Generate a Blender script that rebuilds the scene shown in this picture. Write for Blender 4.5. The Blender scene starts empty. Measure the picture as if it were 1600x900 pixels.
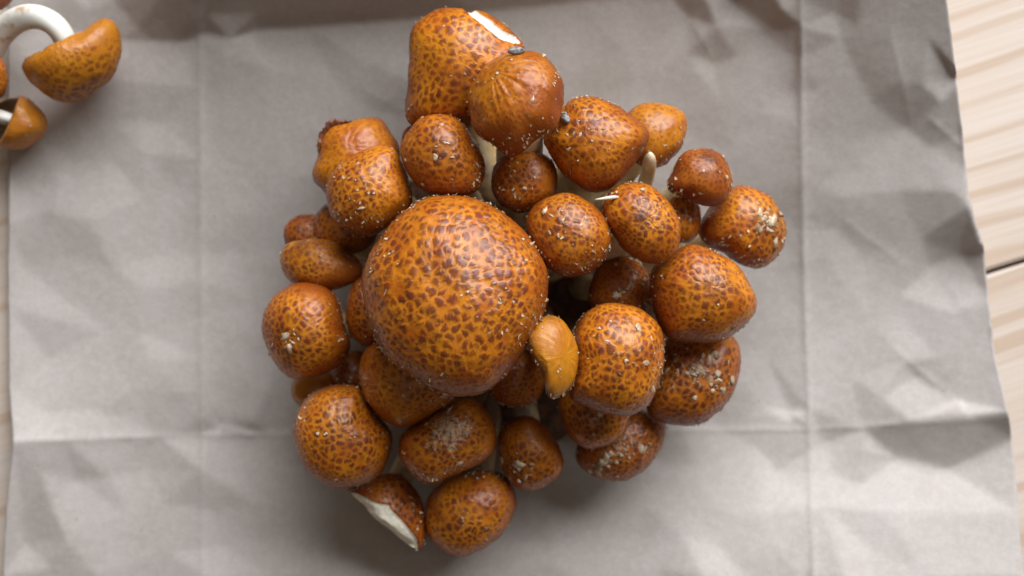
import bpy, math
import numpy as np
from mathutils import Vector, geometry

# ------------------------------------------------------------------ camera, light, exposure
scene = bpy.context.scene
H, FPX = 0.56, 2240.0            # camera height over the paper; focal length in photo pixels (1600 wide)
cam_data = bpy.data.cameras.new("camera")
cam_data.sensor_width = 36.0
cam_data.lens = 36.0 * FPX / 1600.0
cam_data.clip_start, cam_data.clip_end = 0.01, 20.0
cam_data.dof.use_dof = True
cam_data.dof.focus_distance = H - 0.088
cam_data.dof.aperture_fstop = 7.1
cam = bpy.data.objects.new("camera", cam_data)
cam.location = (0, 0, H)
scene.collection.objects.link(cam)
scene.camera = cam

world = bpy.data.worlds.new("World")
scene.world = world
world.use_nodes = True
bg = world.node_tree.nodes["Background"]
bg.inputs[0].default_value = (1.0, 0.80, 0.63, 1)
bg.inputs[1].default_value = 0.085

def area_light(name, loc, target, sx, sy, power, col):
    d = bpy.data.lights.new(name, 'AREA')
    d.shape = 'RECTANGLE'; d.size = sx; d.size_y = sy
    d.energy = power; d.color = col
    o = bpy.data.objects.new(name, d)
    o.location = loc
    o.rotation_euler = (Vector(target) - Vector(loc)).to_track_quat('-Z', 'Y').to_euler()
    scene.collection.objects.link(o)
    return o
area_light("window_light", (0.70, 1.74, 1.34), (0, 0, 0), 2.4, 1.8, 122.0, (0.965, 0.99, 1.02))
area_light("overhead_fill", (0.1, -0.15, 2.4), (0, 0, 0), 2.0, 2.0, 3.0, (1.0, 0.92, 0.84))  # added warm fill from above to ease the shadows, no known lamp

scene.view_settings.view_transform = 'Standard'
scene.view_settings.look = 'None'
scene.view_settings.exposure = -0.03
scene.view_settings.gamma = 1.0
scene.view_settings.use_curve_mapping = False
scene.render.engine = 'CYCLES'
scene.cycles.use_denoising = True
scene.cycles.max_bounces = 8

# ------------------------------------------------------------------ helpers
COL = scene.collection
rng = np.random.default_rng(7)

def P(px, py, z):
    """photo pixel at height z -> world point"""
    s = (H - z) / FPX
    return np.array([(px - 800.0) * s, (450.0 - py) * s, z])

def proj(v):
    s = FPX / (H - v[:, 2])
    return v[:, 0] * s + 800.0, 450.0 - v[:, 1] * s

def sstep(a, b, x):
    t = np.clip((x - a) / (b - a), 0, 1)
    return t * t * (3 - 2 * t)

class Sines:
    """cheap smooth 3D noise in about -1..1"""
    def __init__(self, r, n=7):
        self.k = r.normal(size=(n, 3)); self.k /= np.linalg.norm(self.k, axis=1)[:, None]
        self.f = r.uniform(0.6, 1.7, n); self.p = r.uniform(0, 6.283, n)
    def __call__(self, v, freq):
        a = v @ (self.k * (self.f * freq)[:, None]).T + self.p
        return np.sin(a).mean(1) * 1.6

def link_mesh(name, verts, faces, mat, parent=None, attrs=None, smooth=True):
    me = bpy.data.meshes.new(name)
    verts = np.asarray(verts, dtype=np.float32)
    if isinstance(faces, np.ndarray):
        n, k = faces.shape
        me.vertices.add(len(verts)); me.vertices.foreach_set("co", verts.ravel())
        me.loops.add(n * k); me.loops.foreach_set("vertex_index", faces.astype(np.int32).ravel())
        me.polygons.add(n)
        me.polygons.foreach_set("loop_start", np.arange(0, n * k, k, dtype=np.int32))
        me.update(calc_edges=True); me.validate()
    else:
        me.from_pydata(verts.tolist(), [], faces)
    me.polygons.foreach_set("use_smooth", np.full(len(me.polygons), smooth, dtype=bool))
    for k_, a in (attrs or {}).items():
        a = np.asarray(a, dtype=np.float32)
        if a.ndim == 1:
            me.attributes.new(k_, 'FLOAT', 'POINT').data.foreach_set("value", a)
        else:
            me.attributes.new(k_, 'FLOAT_VECTOR', 'POINT').data.foreach_set("vector", a.ravel())
    me.materials.append(mat)
    o = bpy.data.objects.new(name, me)
    COL.objects.link(o)
    if parent is not None:
        o.parent = parent
    return o

def empty(name, loc, parent=None):
    o = bpy.data.objects.new(name, None)
    o.empty_display_size = 0.01
    COL.objects.link(o)
    o.location = loc
    if parent is not None:
        o.parent = parent
    return o

def tag(o, label=None, category=None, group=None, kind=None):
    for k_, v in (("label", label), ("category", category), ("group", group), ("kind", kind)):
        if v: o[k_] = v
    return o

def grid_faces(nu, nv, wrap):
    i = np.arange(nu - 1)[:, None]; j = np.arange(nv if wrap else nv - 1)[None, :]
    j2 = (j + 1) % nv
    return np.stack([i * nv + j + 0 * i, i * nv + j2 + 0 * i, (i + 1) * nv + j2, (i + 1) * nv + j], -1).reshape(-1, 4)

# ------------------------------------------------------------------ materials
class NT:
    def __init__(self, name):
        self.m = bpy.data.materials.new(name); self.m.use_nodes = True
        self.t = self.m.node_tree; self.b = self.t.nodes["Principled BSDF"]
    def n(self, typ, ins=None, **props):
        nd = self.t.nodes.new(typ)
        for k_, v in props.items(): setattr(nd, k_, v)
        for k_, v in (ins or {}).items(): self.set(nd.inputs[k_], v)
        return nd
    def set(self, sock, v):
        if isinstance(v, bpy.types.NodeSocket): self.t.links.new(v, sock)
        else: sock.default_value = v
    def attr(self, name, out="Fac"): return self.n('ShaderNodeAttribute', attribute_name=name).outputs[out]
    def noise(self, vec, scale, detail=3, rough=0.55):
        return self.n('ShaderNodeTexNoise', {"Vector": vec, "Scale": scale, "Detail": detail, "Roughness": rough}).outputs["Fac"]
    def ramp(self, fac, a, b, lo=0.0, hi=1.0):
        return self.n('ShaderNodeMapRange', {0: fac, 1: a, 2: b, 3: lo, 4: hi}, interpolation_type='SMOOTHSTEP').outputs[0]
    def math(self, op, a, b=0.0):
        return self.n('ShaderNodeMath', {0: a, 1: b}, operation=op).outputs[0]
    def mix(self, fac, a, b, blend='MIX'):
        nd = self.n('ShaderNodeMix', data_type='RGBA', blend_type=blend)
        self.set(nd.inputs[0], fac); self.set(nd.inputs[6], a); self.set(nd.inputs[7], b)
        return nd.outputs[2]
    def bump(self, h, strength, dist, normal=None):
        nd = self.n('ShaderNodeBump', {"Height": h, "Strength": strength, "Distance": dist})
        if normal is not None: self.set(nd.inputs["Normal"], normal)
        return nd.outputs[0]
    def obj(self): return self.n('ShaderNodeTexCoord').outputs["Object"]

def C(r, g, b): return (r, g, b, 1.0)

def cap_material(name, gold, brown, dark, rough=0.29, rimmix=.88, und=(C(.50, .36, .15), C(.30, .18, .06))):
    k = NT(name)
    cc, st = k.attr("capco", "Vector"), k.attr("streak", "Vector")
    cell = k.attr("cell")
    spot, flesh, under, umbo, scurf = (k.attr(a) for a in ("spot", "flesh", "under", "umbo", "scurf"))
    n1 = k.noise(cc, 0.10, 3); n2 = k.noise(cc, 0.9, 4, 0.65); n3 = k.noise(st, 3.0, 4, 0.6)
    rim = k.attr('rim'); n3 = k.math('ADD', 0.5, k.math('MULTIPLY', k.math('SUBTRACT', n3, 0.5), k.ramp(rim, .12, .6)))
    n4 = k.noise(cc, 2.6, 3, 0.6); n5 = k.noise(cc, .16, 2)
    tone = k.attr('tone')
    c = k.mix(k.ramp(n1, 0.40, 0.70, 0, .8), gold, brown)
    c = k.mix(k.ramp(n3, 0.42, 0.72, 0, 0.55), c, brown)
    c = k.mix(tone, c, C(brown[0] * .62, brown[1] * .52, brown[2]))
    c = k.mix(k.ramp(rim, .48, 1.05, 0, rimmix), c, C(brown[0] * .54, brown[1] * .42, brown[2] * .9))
    # red-brown scales closing up to a golden network, each darkest in its middle
    fibre = k.noise(k.n('ShaderNodeMapping', {'Vector': st, 'Scale': (4.5, 4.5, 3.0)}).outputs[0], 1.0, 3, .6)
    jit = k.math('ADD', k.math('MULTIPLY', k.math('SUBTRACT', n4, 0.5), 0.9), k.math('MULTIPLY', k.math('SUBTRACT', fibre, 0.5), 0.8))
    c_e = k.math('ADD', cell, jit); s_edge = k.math('ADD', spot, jit)
    c = k.mix(k.math('MULTIPLY', k.ramp(c_e, 0.0, 0.9), k.ramp(n5, .36, .62, .62, 1.0)), c, C(brown[0] * .60, brown[1] * .46, brown[2]))
    c = k.mix(k.ramp(s_edge, 0.06, 1.15, 0, 0.74), c, dark)
    c = k.mix(k.math('MULTIPLY', umbo, k.ramp(k.math('ADD', n2, k.math('MULTIPLY', k.math('SUBTRACT', n5, .5), .5)), 0.28, 0.58)), c, C(.060, .019, .012))
    sc_f = k.math('MULTIPLY', k.ramp(k.math('ADD', scurf, k.math('MULTIPLY', k.math('SUBTRACT', n2, 0.5), 1.6)), 0.40, 0.70), 0.85)
    c = k.mix(sc_f, c, C(.56, .43, .29))
    c = k.mix(under, c, k.mix(k.ramp(n3, 0.4, 0.6), und[0], und[1]))
    fl = k.mix(k.ramp(n2, 0.35, 0.75), C(.86, .82, .69), C(.70, .62, .45))
    c = k.mix(k.ramp(flesh, 0.4, 0.6), c, fl)
    k.set(k.b.inputs["Base Color"], c)
    rr = k.math('ADD', k.ramp(n2, 0.3, 0.7, rough - 0.10, rough + 0.12), k.math('MULTIPLY', flesh, 0.3))
    rr = k.math('ADD', rr, k.math('MULTIPLY', sc_f, 0.3))
    rr = k.math('ADD', rr, k.math('MULTIPLY', cell, 0.10))
    k.set(k.b.inputs["Roughness"], rr)
    k.b.inputs["Specular IOR Level"].default_value = 0.36
    k.b.inputs["Coat Weight"].default_value = 0.14
    k.b.inputs["Coat Roughness"].default_value = 0.12
    k.b.inputs["Subsurface Weight"].default_value = 0.12
    k.b.inputs["Subsurface Radius"].default_value = (1.0, 0.4, 0.15)
    k.b.inputs["Subsurface Scale"].default_value = 0.002
    b1 = k.bump(n3, 0.30, 0.0006)
    b2 = k.bump(n4, 0.22, 0.0004, b1)
    k.set(k.b.inputs["Normal"], b2)
    return k.m

GOLD, BROWN, DARK = C(.68, .245, .012), C(.42, .098, .006), C(.120, .027, .011)
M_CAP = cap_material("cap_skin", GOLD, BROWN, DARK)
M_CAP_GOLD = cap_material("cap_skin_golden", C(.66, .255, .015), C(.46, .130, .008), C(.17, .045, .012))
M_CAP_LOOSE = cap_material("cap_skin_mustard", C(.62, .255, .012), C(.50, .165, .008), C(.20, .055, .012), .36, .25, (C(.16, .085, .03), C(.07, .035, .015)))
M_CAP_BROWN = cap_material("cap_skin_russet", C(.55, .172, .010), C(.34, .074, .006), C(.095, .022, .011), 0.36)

def stem_material():
    k = NT("stem_flesh"); o = k.obj()
    mp = k.n('ShaderNodeMapping', {"Vector": o, "Scale": (1, 1, 0.22)}).outputs[0]
    n1, n2 = k.noise(mp, 420, 4), k.noise(o, 130, 3)
    c = k.mix(k.ramp(n2, .40, .68), C(.80, .69, .48), C(.60, .42, .19))
    c = k.mix(k.ramp(n1, .60, .78, 0, .6), c, C(.40, .20, .06))
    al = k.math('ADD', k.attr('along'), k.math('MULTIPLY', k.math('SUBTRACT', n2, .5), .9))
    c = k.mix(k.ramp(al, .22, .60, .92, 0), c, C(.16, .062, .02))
    k.set(k.b.inputs["Base Color"], c); k.b.inputs["Roughness"].default_value = .55
    k.b.inputs["Subsurface Weight"].default_value = .15
    k.b.inputs["Subsurface Radius"].default_value = (1, .7, .4); k.b.inputs["Subsurface Scale"].default_value = .002
    k.set(k.b.inputs["Normal"], k.bump(n1, .4, .0005))
    return k.m
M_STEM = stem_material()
def white_stem_material():
    k = NT("stem_white"); o = k.obj()
    n1, n2 = k.noise(o, 260, 4), k.noise(o, 130, 4)
    c = k.mix(k.ramp(n2, .56, .72, 0, .8), C(.80, .78, .70), C(.46, .27, .12))
    k.set(k.b.inputs["Base Color"], c); k.b.inputs["Roughness"].default_value = .45
    k.set(k.b.inputs["Normal"], k.bump(n1, .25, .0004))
    return k.m
M_STEM_W = white_stem_material()

def simple(name, a, b, scale, rough, bump=.3, dist=.0004):
    k = NT(name); n = k.noise(k.obj(), scale, 4)
    k.set(k.b.inputs["Base Color"], k.mix(k.ramp(n, .35, .65), a, b)); k.b.inputs["Roughness"].default_value = rough
    k.set(k.b.inputs["Normal"], k.bump(n, bump, dist))
    return k.m
M_FLAKE = simple("veil_flake", C(.66, .53, .37), C(.30, .17, .08), 330, .6)
M_TORN = simple("torn_skin", C(.22, .065, .02), C(.09, .025, .012), 500, .5)
M_CRUMB = simple("soil_crumb", C(.40, .39, .38), C(.11, .10, .095), 1100, .75, .8)
M_SPLINT = simple("pale_wood", C(.78, .72, .60), C(.60, .50, .36), 400, .6)
M_GILL = simple("gill_flesh", C(.20, .12, .045), C(.10, .055, .02), 300, .7)

def paper_material():
    k = NT("brown_paper"); o = k.obj()
    n1, n2, n3 = k.noise(o, 900, 4, .7), k.noise(o, 30, 4), k.noise(o, 330, 3, .6)
    mv = k.n('ShaderNodeMapping', {"Vector": o, "Scale": (1, .12, 1)}).outputs[0]
    mh = k.n('ShaderNodeMapping', {"Vector": o, "Scale": (.12, 1, 1)}).outputs[0]
    nv, nh = k.noise(mv, 1100, 2), k.noise(mh, 1100, 2)
    c = k.mix(k.ramp(n2, .35, .65), C(.500, .453, .426), C(.462, .413, .382))
    c = k.mix(k.ramp(n1, .35, .72, 0, .35), c, C(.36, .325, .30))
    c = k.mix(k.ramp(n3, .40, .66, 0, .25), c, C(.56, .54, .52))
    c = k.mix(k.ramp(k.math('ADD', nv, nh), .95, 1.3, 0, .05), c, C(.32, .27, .235))
    sp = k.noise(o, 420, 1)
    c = k.mix(k.ramp(sp, .78, .81, 0, .35), c, C(.20, .15, .12))
    k.set(k.b.inputs["Base Color"], c); k.b.inputs["Roughness"].default_value = .72
    k.b.inputs["Specular IOR Level"].default_value = .28
    b = k.bump(k.math('ADD', nv, nh), .06, .0002)
    k.set(k.b.inputs["Normal"], k.bump(n2, .25, .004, b))
    return k.m
M_PAPER = paper_material()

def wood_material():
    k = NT("pale_pine"); o = k.obj()
    inf = k.n('ShaderNodeObjectInfo').outputs["Random"]
    off = k.n('ShaderNodeCombineXYZ', {0: k.math('MULTIPLY', inf, 9.0), 1: k.math('MULTIPLY', inf, 3.0), 2: 0.0}).outputs[0]
    v = k.n('ShaderNodeVectorMath', {0: o, 1: off}, operation='ADD').outputs[0]
    wob = k.noise(k.n('ShaderNodeMapping', {"Vector": v, "Scale": (5, 5, 5)}).outputs[0], 1.0, 2)
    v2 = k.n('ShaderNodeVectorMath', {0: v, 1: k.n('ShaderNodeCombineXYZ', {0: 0.0, 1: k.math('MULTIPLY', wob, .03), 2: 0.0}).outputs[0]}, operation='ADD').outputs[0]
    m1 = k.n('ShaderNodeMapping', {"Vector": v2, "Scale": (2.2, 150.0, 8.0)}).outputs[0]
    m2 = k.n('ShaderNodeMapping', {"Vector": v2, "Scale": (4.0, 38.0, 8.0)}).outputs[0]
    w = k.noise(m1, 1.0, 2, .4); big = k.noise(m2, 1.0, 2)
    mf = k.n('ShaderNodeMapping', {"Vector": v, "Scale": (14, 700, 100)}).outputs[0]
    fib = k.noise(mf, 1.0, 3)
    c = k.mix(k.ramp(big, .3, .7), C(.70, .605, .53), C(.66, .55, .46))
    c = k.mix(k.ramp(w, .50, .66, 0, .8), c, C(.55, .405, .30))
    c = k.mix(k.ramp(big, .58, .70, 0, .5), c, C(.66, .63, .61))
    c = k.mix(k.ramp(fib, .3, .75, 0, .25), c, C(.52, .38, .25))
    sp = k.n('ShaderNodeTexVoronoi', {"Vector": k.n('ShaderNodeMapping', {"Vector": v, "Scale": (10, 22, 1)}).outputs[0], "Scale": 1.0}).outputs["Distance"]
    c = k.mix(k.ramp(sp, .03, .075, .8, 0), c, C(.30, .13, .04))
    k.set(k.b.inputs["Base Color"], c); k.b.inputs["Roughness"].default_value = .62
    k.set(k.b.inputs["Normal"], k.bump(k.math('ADD', w, fib), .25, .0004))
    return k.m
M_WOOD = wood_material()
M_UNDER = simple("table_underboard", C(.10, .07, .045), C(.06, .04, .03), 40, .8)

# ------------------------------------------------------------------ table of pale planks
def box_bevel(name, sx, sy, sz, bev, mat, parent):
    a, b, c = sx / 2, sy / 2, sz
    xs = []
    for z, ins in ((-c, bev), (-c + bev, 0), (-bev, 0), (-bev * .3, bev * .3), (0, bev)):
        xs += [(-a + ins, -b + ins, z), (a - ins, -b + ins, z), (a - ins, b - ins, z), (-a + ins, b - ins, z)]
    f = [(3, 2, 1, 0)]
    for i in range(4):
        for j in range(4):
            f.append((i * 4 + j, i * 4 + (j + 1) % 4, i * 4 + 4 + (j + 1) % 4, i * 4 + 4 + j))
    f.append((16, 17, 18, 19))
    return link_mesh(name, xs, f, mat, parent, smooth=False)

ANG = math.radians(17.5)
tdir = np.array([math.cos(ANG), math.sin(ANG)]); tn = np.array([-math.sin(ANG), math.cos(ANG)])
under = link_mesh("table_top", [(-.5, -.38, -.034), (.5, -.38, -.034), (.5, .38, -.034), (-.5, .38, -.034),
                                (-.5, -.38, -.024), (.5, -.38, -.024), (.5, .38, -.024), (-.5, .38, -.024)],
                  [(3, 2, 1, 0), (4, 5, 6, 7), (0, 1, 5, 4), (1, 2, 6, 5), (2, 3, 7, 6), (3, 0, 4, 7)], M_UNDER, smooth=False)
tag(under, "table top of pale pine planks under the brown paper sheet", "table", kind="structure")
gap_pt = P(1560, 421, 0)[:2]
g0 = gap_pt @ tn
PW, GAP = .172, .0011
for i in range(-2, 2):
    c0 = g0 + (i + .5) * (PW + GAP)
    p = box_bevel("plank", .92, PW, .022, .0016, M_WOOD, under)
    q = tn * c0 + tdir * .02 * ((i * 7) % 5 - 2)
    p.location = (q[0], q[1], (-.0010 if i >= 0 else -.0021) - .0004 * (i % 2))
    p.rotation_euler[2] = ANG

# ------------------------------------------------------------------ paper sheet with creases
YP = np.array([-160, 0, 100, 200, 300, 350, 385, 425, 500, 560, 650, 720, 800, 900, 1060.])
XR = np.array([1462, 1480, 1492, 1503, 1513, 1526, 1537, 1541, 1548, 1556, 1576, 1585, 1591, 1600, 1608.])
YL = np.array([-160, 60, 220, 300, 420, 560, 605, 690, 800, 900, 1060.])
XL = np.array([14, 12, 12, 14, 12, 14, 13, 20, 9, 4, 0.])
ctrl = [  # x, y, height in mm
    # valley along the lower horizontal crease
    (20, 692, 6.0), (100, 688, 4.4), (190, 684, 2.2), (250, 682, .6), (316, 680, .2), (420, 676, .2), (560, 674, .2),
    (700, 673, .2), (860, 672, .2), (1000, 672, .2), (1130, 671, .3), (1264, 669, 1.0),
    # left lower: bright and dark facets
    (13, 604, 2.8), (150, 640, 2.0), (200, 655, 1.6), (40, 850, 1.0), (105, 845, 3.2), (230, 735, .2), (316, 735, 2.6), (120, 750, 2.2),
    (14, 480, 2.4), (14, 350, 3.6), (40, 420, 1.3), (60, 330, 2.4), (12, 240, 1.6), (70, 250, 1.4), (75, 560, 1.0),
    # lower field rises towards the bottom of the sheet
    (4, 900, 2.0), (150, 900, 2.6), (320, 900, 4.0), (520, 900, 6.5), (720, 905, 8.0), (900, 905, 9.5), (1100, 900, 12.5), (1285, 790, 5.4),
    (1318, 900, 11.4), (1450, 900, 11.4), (1600, 900, 11), (0, 1060, 3), (300, 1060, 6), (800, 1060, 14), (1300, 1060, 19), (1608, 1060, 18),
    (1255, 900, 9.0),
    # right side: dark triangle
    (1290, 692, .5), (1350, 672, 2.2), (1420, 656, 4.4), (1515, 648, 6.0), (1578, 643, 7.2), (1480, 734, 1.0), (1400, 716, .7), (1585, 684, 3.0),
    (1500, 630, 5.0), (1412, 565, 3.0), (1430, 590, 2.0), (1500, 628, 3.2), (1470, 560, 3.3), (1550, 520, 4.2),
    # right side: upper dark triangles
    (1490, 300, 5.0), (1516, 322, 6.4), (1537, 382, 7.0), (1440, 372, 2.6), (1458, 414, 1.0), (1500, 398, 1.6), (1542, 392, 4.6), (1545, 470, 4.6),
    (1415, 200, 1.4), (1385, 60, 4.6), (1392, 130, 3.8), (1450, 60, 5.4), (1440, 130, 4.4), (1470, 160, 4.0), (1492, 118, 3.2), (1503, 124, 5.0),
    (1500, 210, 3.6), (1455, 230, 2.6), (1508, 260, 4.2), (1340, 40, 3.4), (1360, 160, 2.2), (1340, 260, 1.7), (1350, 400, 1.4),
    # right vertical crease
    (1248, -160, 7), (1250, 0, 3.8), (1251, 40, 2.9), (1250, 90, 1.6), (1253, 200, 1.5), (1255, 340, 1.0), (1256, 362, .9), (1261, 520, .9), (1264, 640, 1.2),
    (1305, 20, 2.2), (1315, 60, 2.4), (1235, 640, .3), (1235, 660, 1.4), (1290, 400, 1.6), (1226, 345, .4),
    # upper right diagonal wrinkles
    (1150, 4, 1.0), (1198, 44, .8), (1246, 88, .9), (1200, -20, 5.0), (1225, 20, 4.2), (1050, -2, 1.2), (1076, 26, .8), (1114, 98, .6),
    (1105, 0, 3.4), (1120, 40, 2.6), (1150, 90, 1.3), (1180, 130, 1.2),
    # upper dark band: sheet rises steeply away
    (180, 64, .8), (215, 46, 1.6), (245, 64, .6), (280, 66, .5), (308, 56, .5), (318, 50, .6), (400, 46, .5), (480, 42, .4), (560, 36, .4), (640, 30, .5), (760, 18, .7), (900, 4, 1.0), (980, -4, 1.2),
    (250, 28, 3.6), (296, 28, 4.6), (322, 22, 3.6), (400, 20, 3.6), (480, 16, 3.6), (560, 12, 3.4), (640, 6, 3.2), (250, -4, 6.5), (300, -8, 8.0), (330, -15, 7.5), (480, -20, 7.5), (640, -22, 6.5), (780, -40, 5.5), (900, -60, 5.0), (1060, -60, 4.2),
    (330, -160, 20), (500, -160, 22), (700, -160, 20), (900, -160, 15), (1080, -160, 11), (100, -160, 6), (14, -160, 4), (230, -160, 13), (1350, -160, 9), (1462, -160, 9),
    (12, 60, .8), (90, 40, 1.0), (180, 0, 2.4), (120, 180, .5), (12, 150, .8),
    # left vertical crease and upper field
    (313, 140, .8), (314, 250, .6), (315, 400, .5), (316, 560, .4), (255, 190, .5), (235, 130, 1.5), (285, 245, .9), (225, 240, 1.2), (345, 240, .5),
    (316, 655, 1.1), (345, 664, .9), (370, 668, .3), (395, 660, 1.4), (365, 650, .9),
    (360, 60, 1.7), (350, 85, 1.9), (420, 110, 1.8), (560, 90, 1.6), (480, 180, 1.2), (430, 340, .7), (180, 420, 1.3), (180, 560, 1.0),
    (620, 250, .6), (720, 450, .2), (900, 450, .2), (1000, 130, 1.4), (1140, 240, 1.0), (1180, 460, .5), (1200, 560, .4), (960, 60, 1.6),
    (440, 560, .5), (520, 780, 2.6), (860, 790, 4.2), (1080, 790, 6.0), (400, 790, 2.2), (200, 800, 1.6),
    (1360, 500, 1.9), (1330, 590, 1.6), (1380, 800, 6.6), (1500, 800, 6.8), (1590, 800, 7.2),
]
r2 = np.random.default_rng(11)
base = np.array(ctrl)
extra = []
for _ in range(900):                               # faint extra facets between the listed folds
    q = np.array([r2.uniform(40, 1500), r2.uniform(-100, 1000)])
    pts = np.vstack([base[:, :2]] + ([np.array(extra)[:, :2]] if extra else []))
    d = np.hypot(*(pts - q).T)
    if q[1] < 75 and q[0] > 160: continue
    if d.min() > 44:
        k3 = np.argsort(np.hypot(*(base[:, :2] - q).T))[:5]
        w = 1 / (np.hypot(*(base[k3, :2] - q).T) ** 1.5)
        extra.append((q[0], q[1], max(.1, (base[k3, 2] * w).sum() / w.sum() + r2.normal() * .42)))
allp = np.vstack([base, np.array(extra), [(-200, -200, 4), (1800, -200, 9), (1800, 1100, 14), (-200, 1100, 9)]])
res = geometry.delaunay_2d_cdt([Vector((p[0], p[1])) for p in allp], [], [], 0, 1e-4)
dv = np.array([(v.x, v.y) for v in res[0]]); orig = [o[0] for o in res[3]]; dh = allp[orig, 2]
STEP = 4.0
gx = np.arange(-40, 1660, STEP); gy = np.arange(-160, 1061, STEP)
GX, GY = np.meshgrid(gx, gy); Z = np.zeros_like(GX)
for tri in res[2]:
    a, b, c = dv[tri[0]], dv[tri[1]], dv[tri[2]]
    i0, i1 = np.searchsorted(gx, min(a[0], b[0], c[0]) - 1), np.searchsorted(gx, max(a[0], b[0], c[0]) + 1)
    j0, j1 = np.searchsorted(gy, min(a[1], b[1], c[1]) - 1), np.searchsorted(gy, max(a[1], b[1], c[1]) + 1)
    if i1 <= i0 or j1 <= j0: continue
    X, Y = GX[j0:j1, i0:i1], GY[j0:j1, i0:i1]
    det = (b[1] - c[1]) * (a[0] - c[0]) + (c[0] - b[0]) * (a[1] - c[1])
    if abs(det) < 1e-9: continue
    l1 = ((b[1] - c[1]) * (X - c[0]) + (c[0] - b[0]) * (Y - c[1])) / det
    l2 = ((c[1] - a[1]) * (X - c[0]) + (a[0] - c[0]) * (Y - c[1])) / det
    l3 = 1 - l1 - l2
    ins = (l1 > -1e-6) & (l2 > -1e-6) & (l3 > -1e-6)
    Z[j0:j1, i0:i1][ins] = (l1 * dh[tri[0]] + l2 * dh[tri[1]] + l3 * dh[tri[2]])[ins]
def blur(A, s):
    k_ = np.exp(-.5 * (np.arange(-int(3 * s) - 1, int(3 * s) + 2) / s) ** 2); k_ /= k_.sum()
    pad = len(k_) // 2
    A = np.apply_along_axis(lambda r: np.convolve(np.pad(r, pad, 'edge'), k_, 'valid'), 0, A)
    return np.apply_along_axis(lambda r: np.convolve(np.pad(r, pad, 'edge'), k_, 'valid'), 1, A)
Zs, Zb = blur(Z, .7), blur(Z, 3.2)
sn = Sines(np.random.default_rng(3), 9)
mix_n = np.clip(.68 + .45 * sn(np.stack([GX, GY, 0 * GX], -1).reshape(-1, 3), .009).reshape(GX.shape), .05, .9)
mix_n = np.maximum(mix_n, sstep(110, 60, GY)); mix_n = np.maximum(mix_n, sstep(1290, 1400, GX) * .75)
Z = Zs * mix_n + Zb * (1 - mix_n)
def crease(xs, ys, amp, wid, vertical):
    global Z
    if vertical: d = GX - np.interp(GY, ys, xs)
    else: d = GY - np.interp(GX, xs, ys)
    Z += amp * np.exp(-np.abs(d) / wid)
crease([310, 313, 316, 318], [-160, 140, 680, 1060], .24, 3.2, True)
crease([310, 313, 316, 318], [-160, 140, 680, 1060], .45, 36., True)
crease([1249, 1252, 1255, 1265, 1275], [-160, 100, 360, 680, 1060], .36, 3.2, True)
crease([1249, 1252, 1255, 1265, 1275], [-160, 100, 360, 680, 1060], .9, 40., True)
crease([0, 316, 1264, 1600], [690, 680, 671, 652], .22, 4.0, False)
r3 = np.random.default_rng(21)
segs = [(80, 340, 100, 275, .5), (60, 300, 72, 255, -.4), (1235, 645, 1268, 668, .8), (345, 668, 400, 682, .8), (330, 648, 352, 668, -.5), (1395, 545, 1500, 632, .6),
        (1330, 700, 1470, 732, .4), (1445, 180, 1510, 235, .6), (1390, 40, 1425, 200, .5), (1300, 330, 1420, 420, .35), (1076, 20, 1118, 100, .5), (1150, 4, 1250, 88, .6), (1285, 720, 1322, 900, .5)]
for _ in range(22):
    x, y = r3.uniform(30, 1480), r3.uniform(60, 880); a_ = r3.uniform(0, 3.14); l_ = r3.uniform(40, 150)
    segs.append((x, y, x + math.cos(a_) * l_, y + math.sin(a_) * l_, r3.normal() * .16))
for (x0, y0, x1, y1, am) in segs:
    dx, dy = x1 - x0, y1 - y0; L2 = dx * dx + dy * dy
    t_ = ((GX - x0) * dx + (GY - y0) * dy) / L2; d_ = np.abs((GX - x0) * dy - (GY - y0) * dx) / math.sqrt(L2)
    Z += am * .45 * np.exp(-d_ / 7.0) * np.clip(4 * t_ * (1 - t_), 0, 1) ** .7
sN = np.interp(GX, [0, 200, 350, 600, 1000, 1300, 1600], [.05, .08, .16, .20, .22, .28, .28])
north = np.maximum(0, 500 - GY); north = np.where(north < 120, north ** 2 / 240, north - 60) * .25
Z = np.maximum(Z * 1.9 + sN * north, .05)
# sheet mesh: columns run from the left edge to the right edge
nx, ny = 400, len(gy)
U = np.linspace(0, 1, nx)
eL = np.interp(gy, YL, XL); eR = np.interp(gy, YP, XR)
jag = blur(np.random.default_rng(5).normal(size=(ny, 2)), 2.0)
PXs = (eL + jag[:, 0] * 1.2)[:, None] * (1 - U) + (eR + jag[:, 1] * 1.5)[:, None] * U
PYs = np.repeat(gy[:, None], nx, 1)
fx = np.clip((PXs - gx[0]) / STEP, 0, len(gx) - 1.001); ix = fx.astype(int); tx = fx - ix
rows = np.arange(ny)[:, None]
Zq = Z[rows, ix] * (1 - tx) + Z[rows, ix + 1] * tx
Zm = Zq * .001 + .0004
s_ = (H - Zm) / FPX
top = np.stack([(PXs - 800) * s_, (450 - PYs) * s_, Zm], -1).reshape(-1, 3)
TH = .00018
bot = top - np.array([0, 0, TH])
ft = grid_faces(ny, nx, False)[:, ::-1]; nt = len(top)
loop_ = np.concatenate([np.arange(nx), np.arange(1, ny) * nx + nx - 1, (ny - 1) * nx + np.arange(nx - 2, -1, -1), np.arange(ny - 2, 0, -1) * nx])
l2_ = np.roll(loop_, -1)
side = np.stack([loop_, l2_, l2_ + nt, loop_ + nt], -1)
paper = link_mesh("paper_sheet", np.vstack([top, bot]), np.vstack([ft, ft[:, ::-1] + nt, side]), M_PAPER)
tag(paper, "creased greyish brown wrapping paper sheet spread under the mushroom cluster", "paper")

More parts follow.
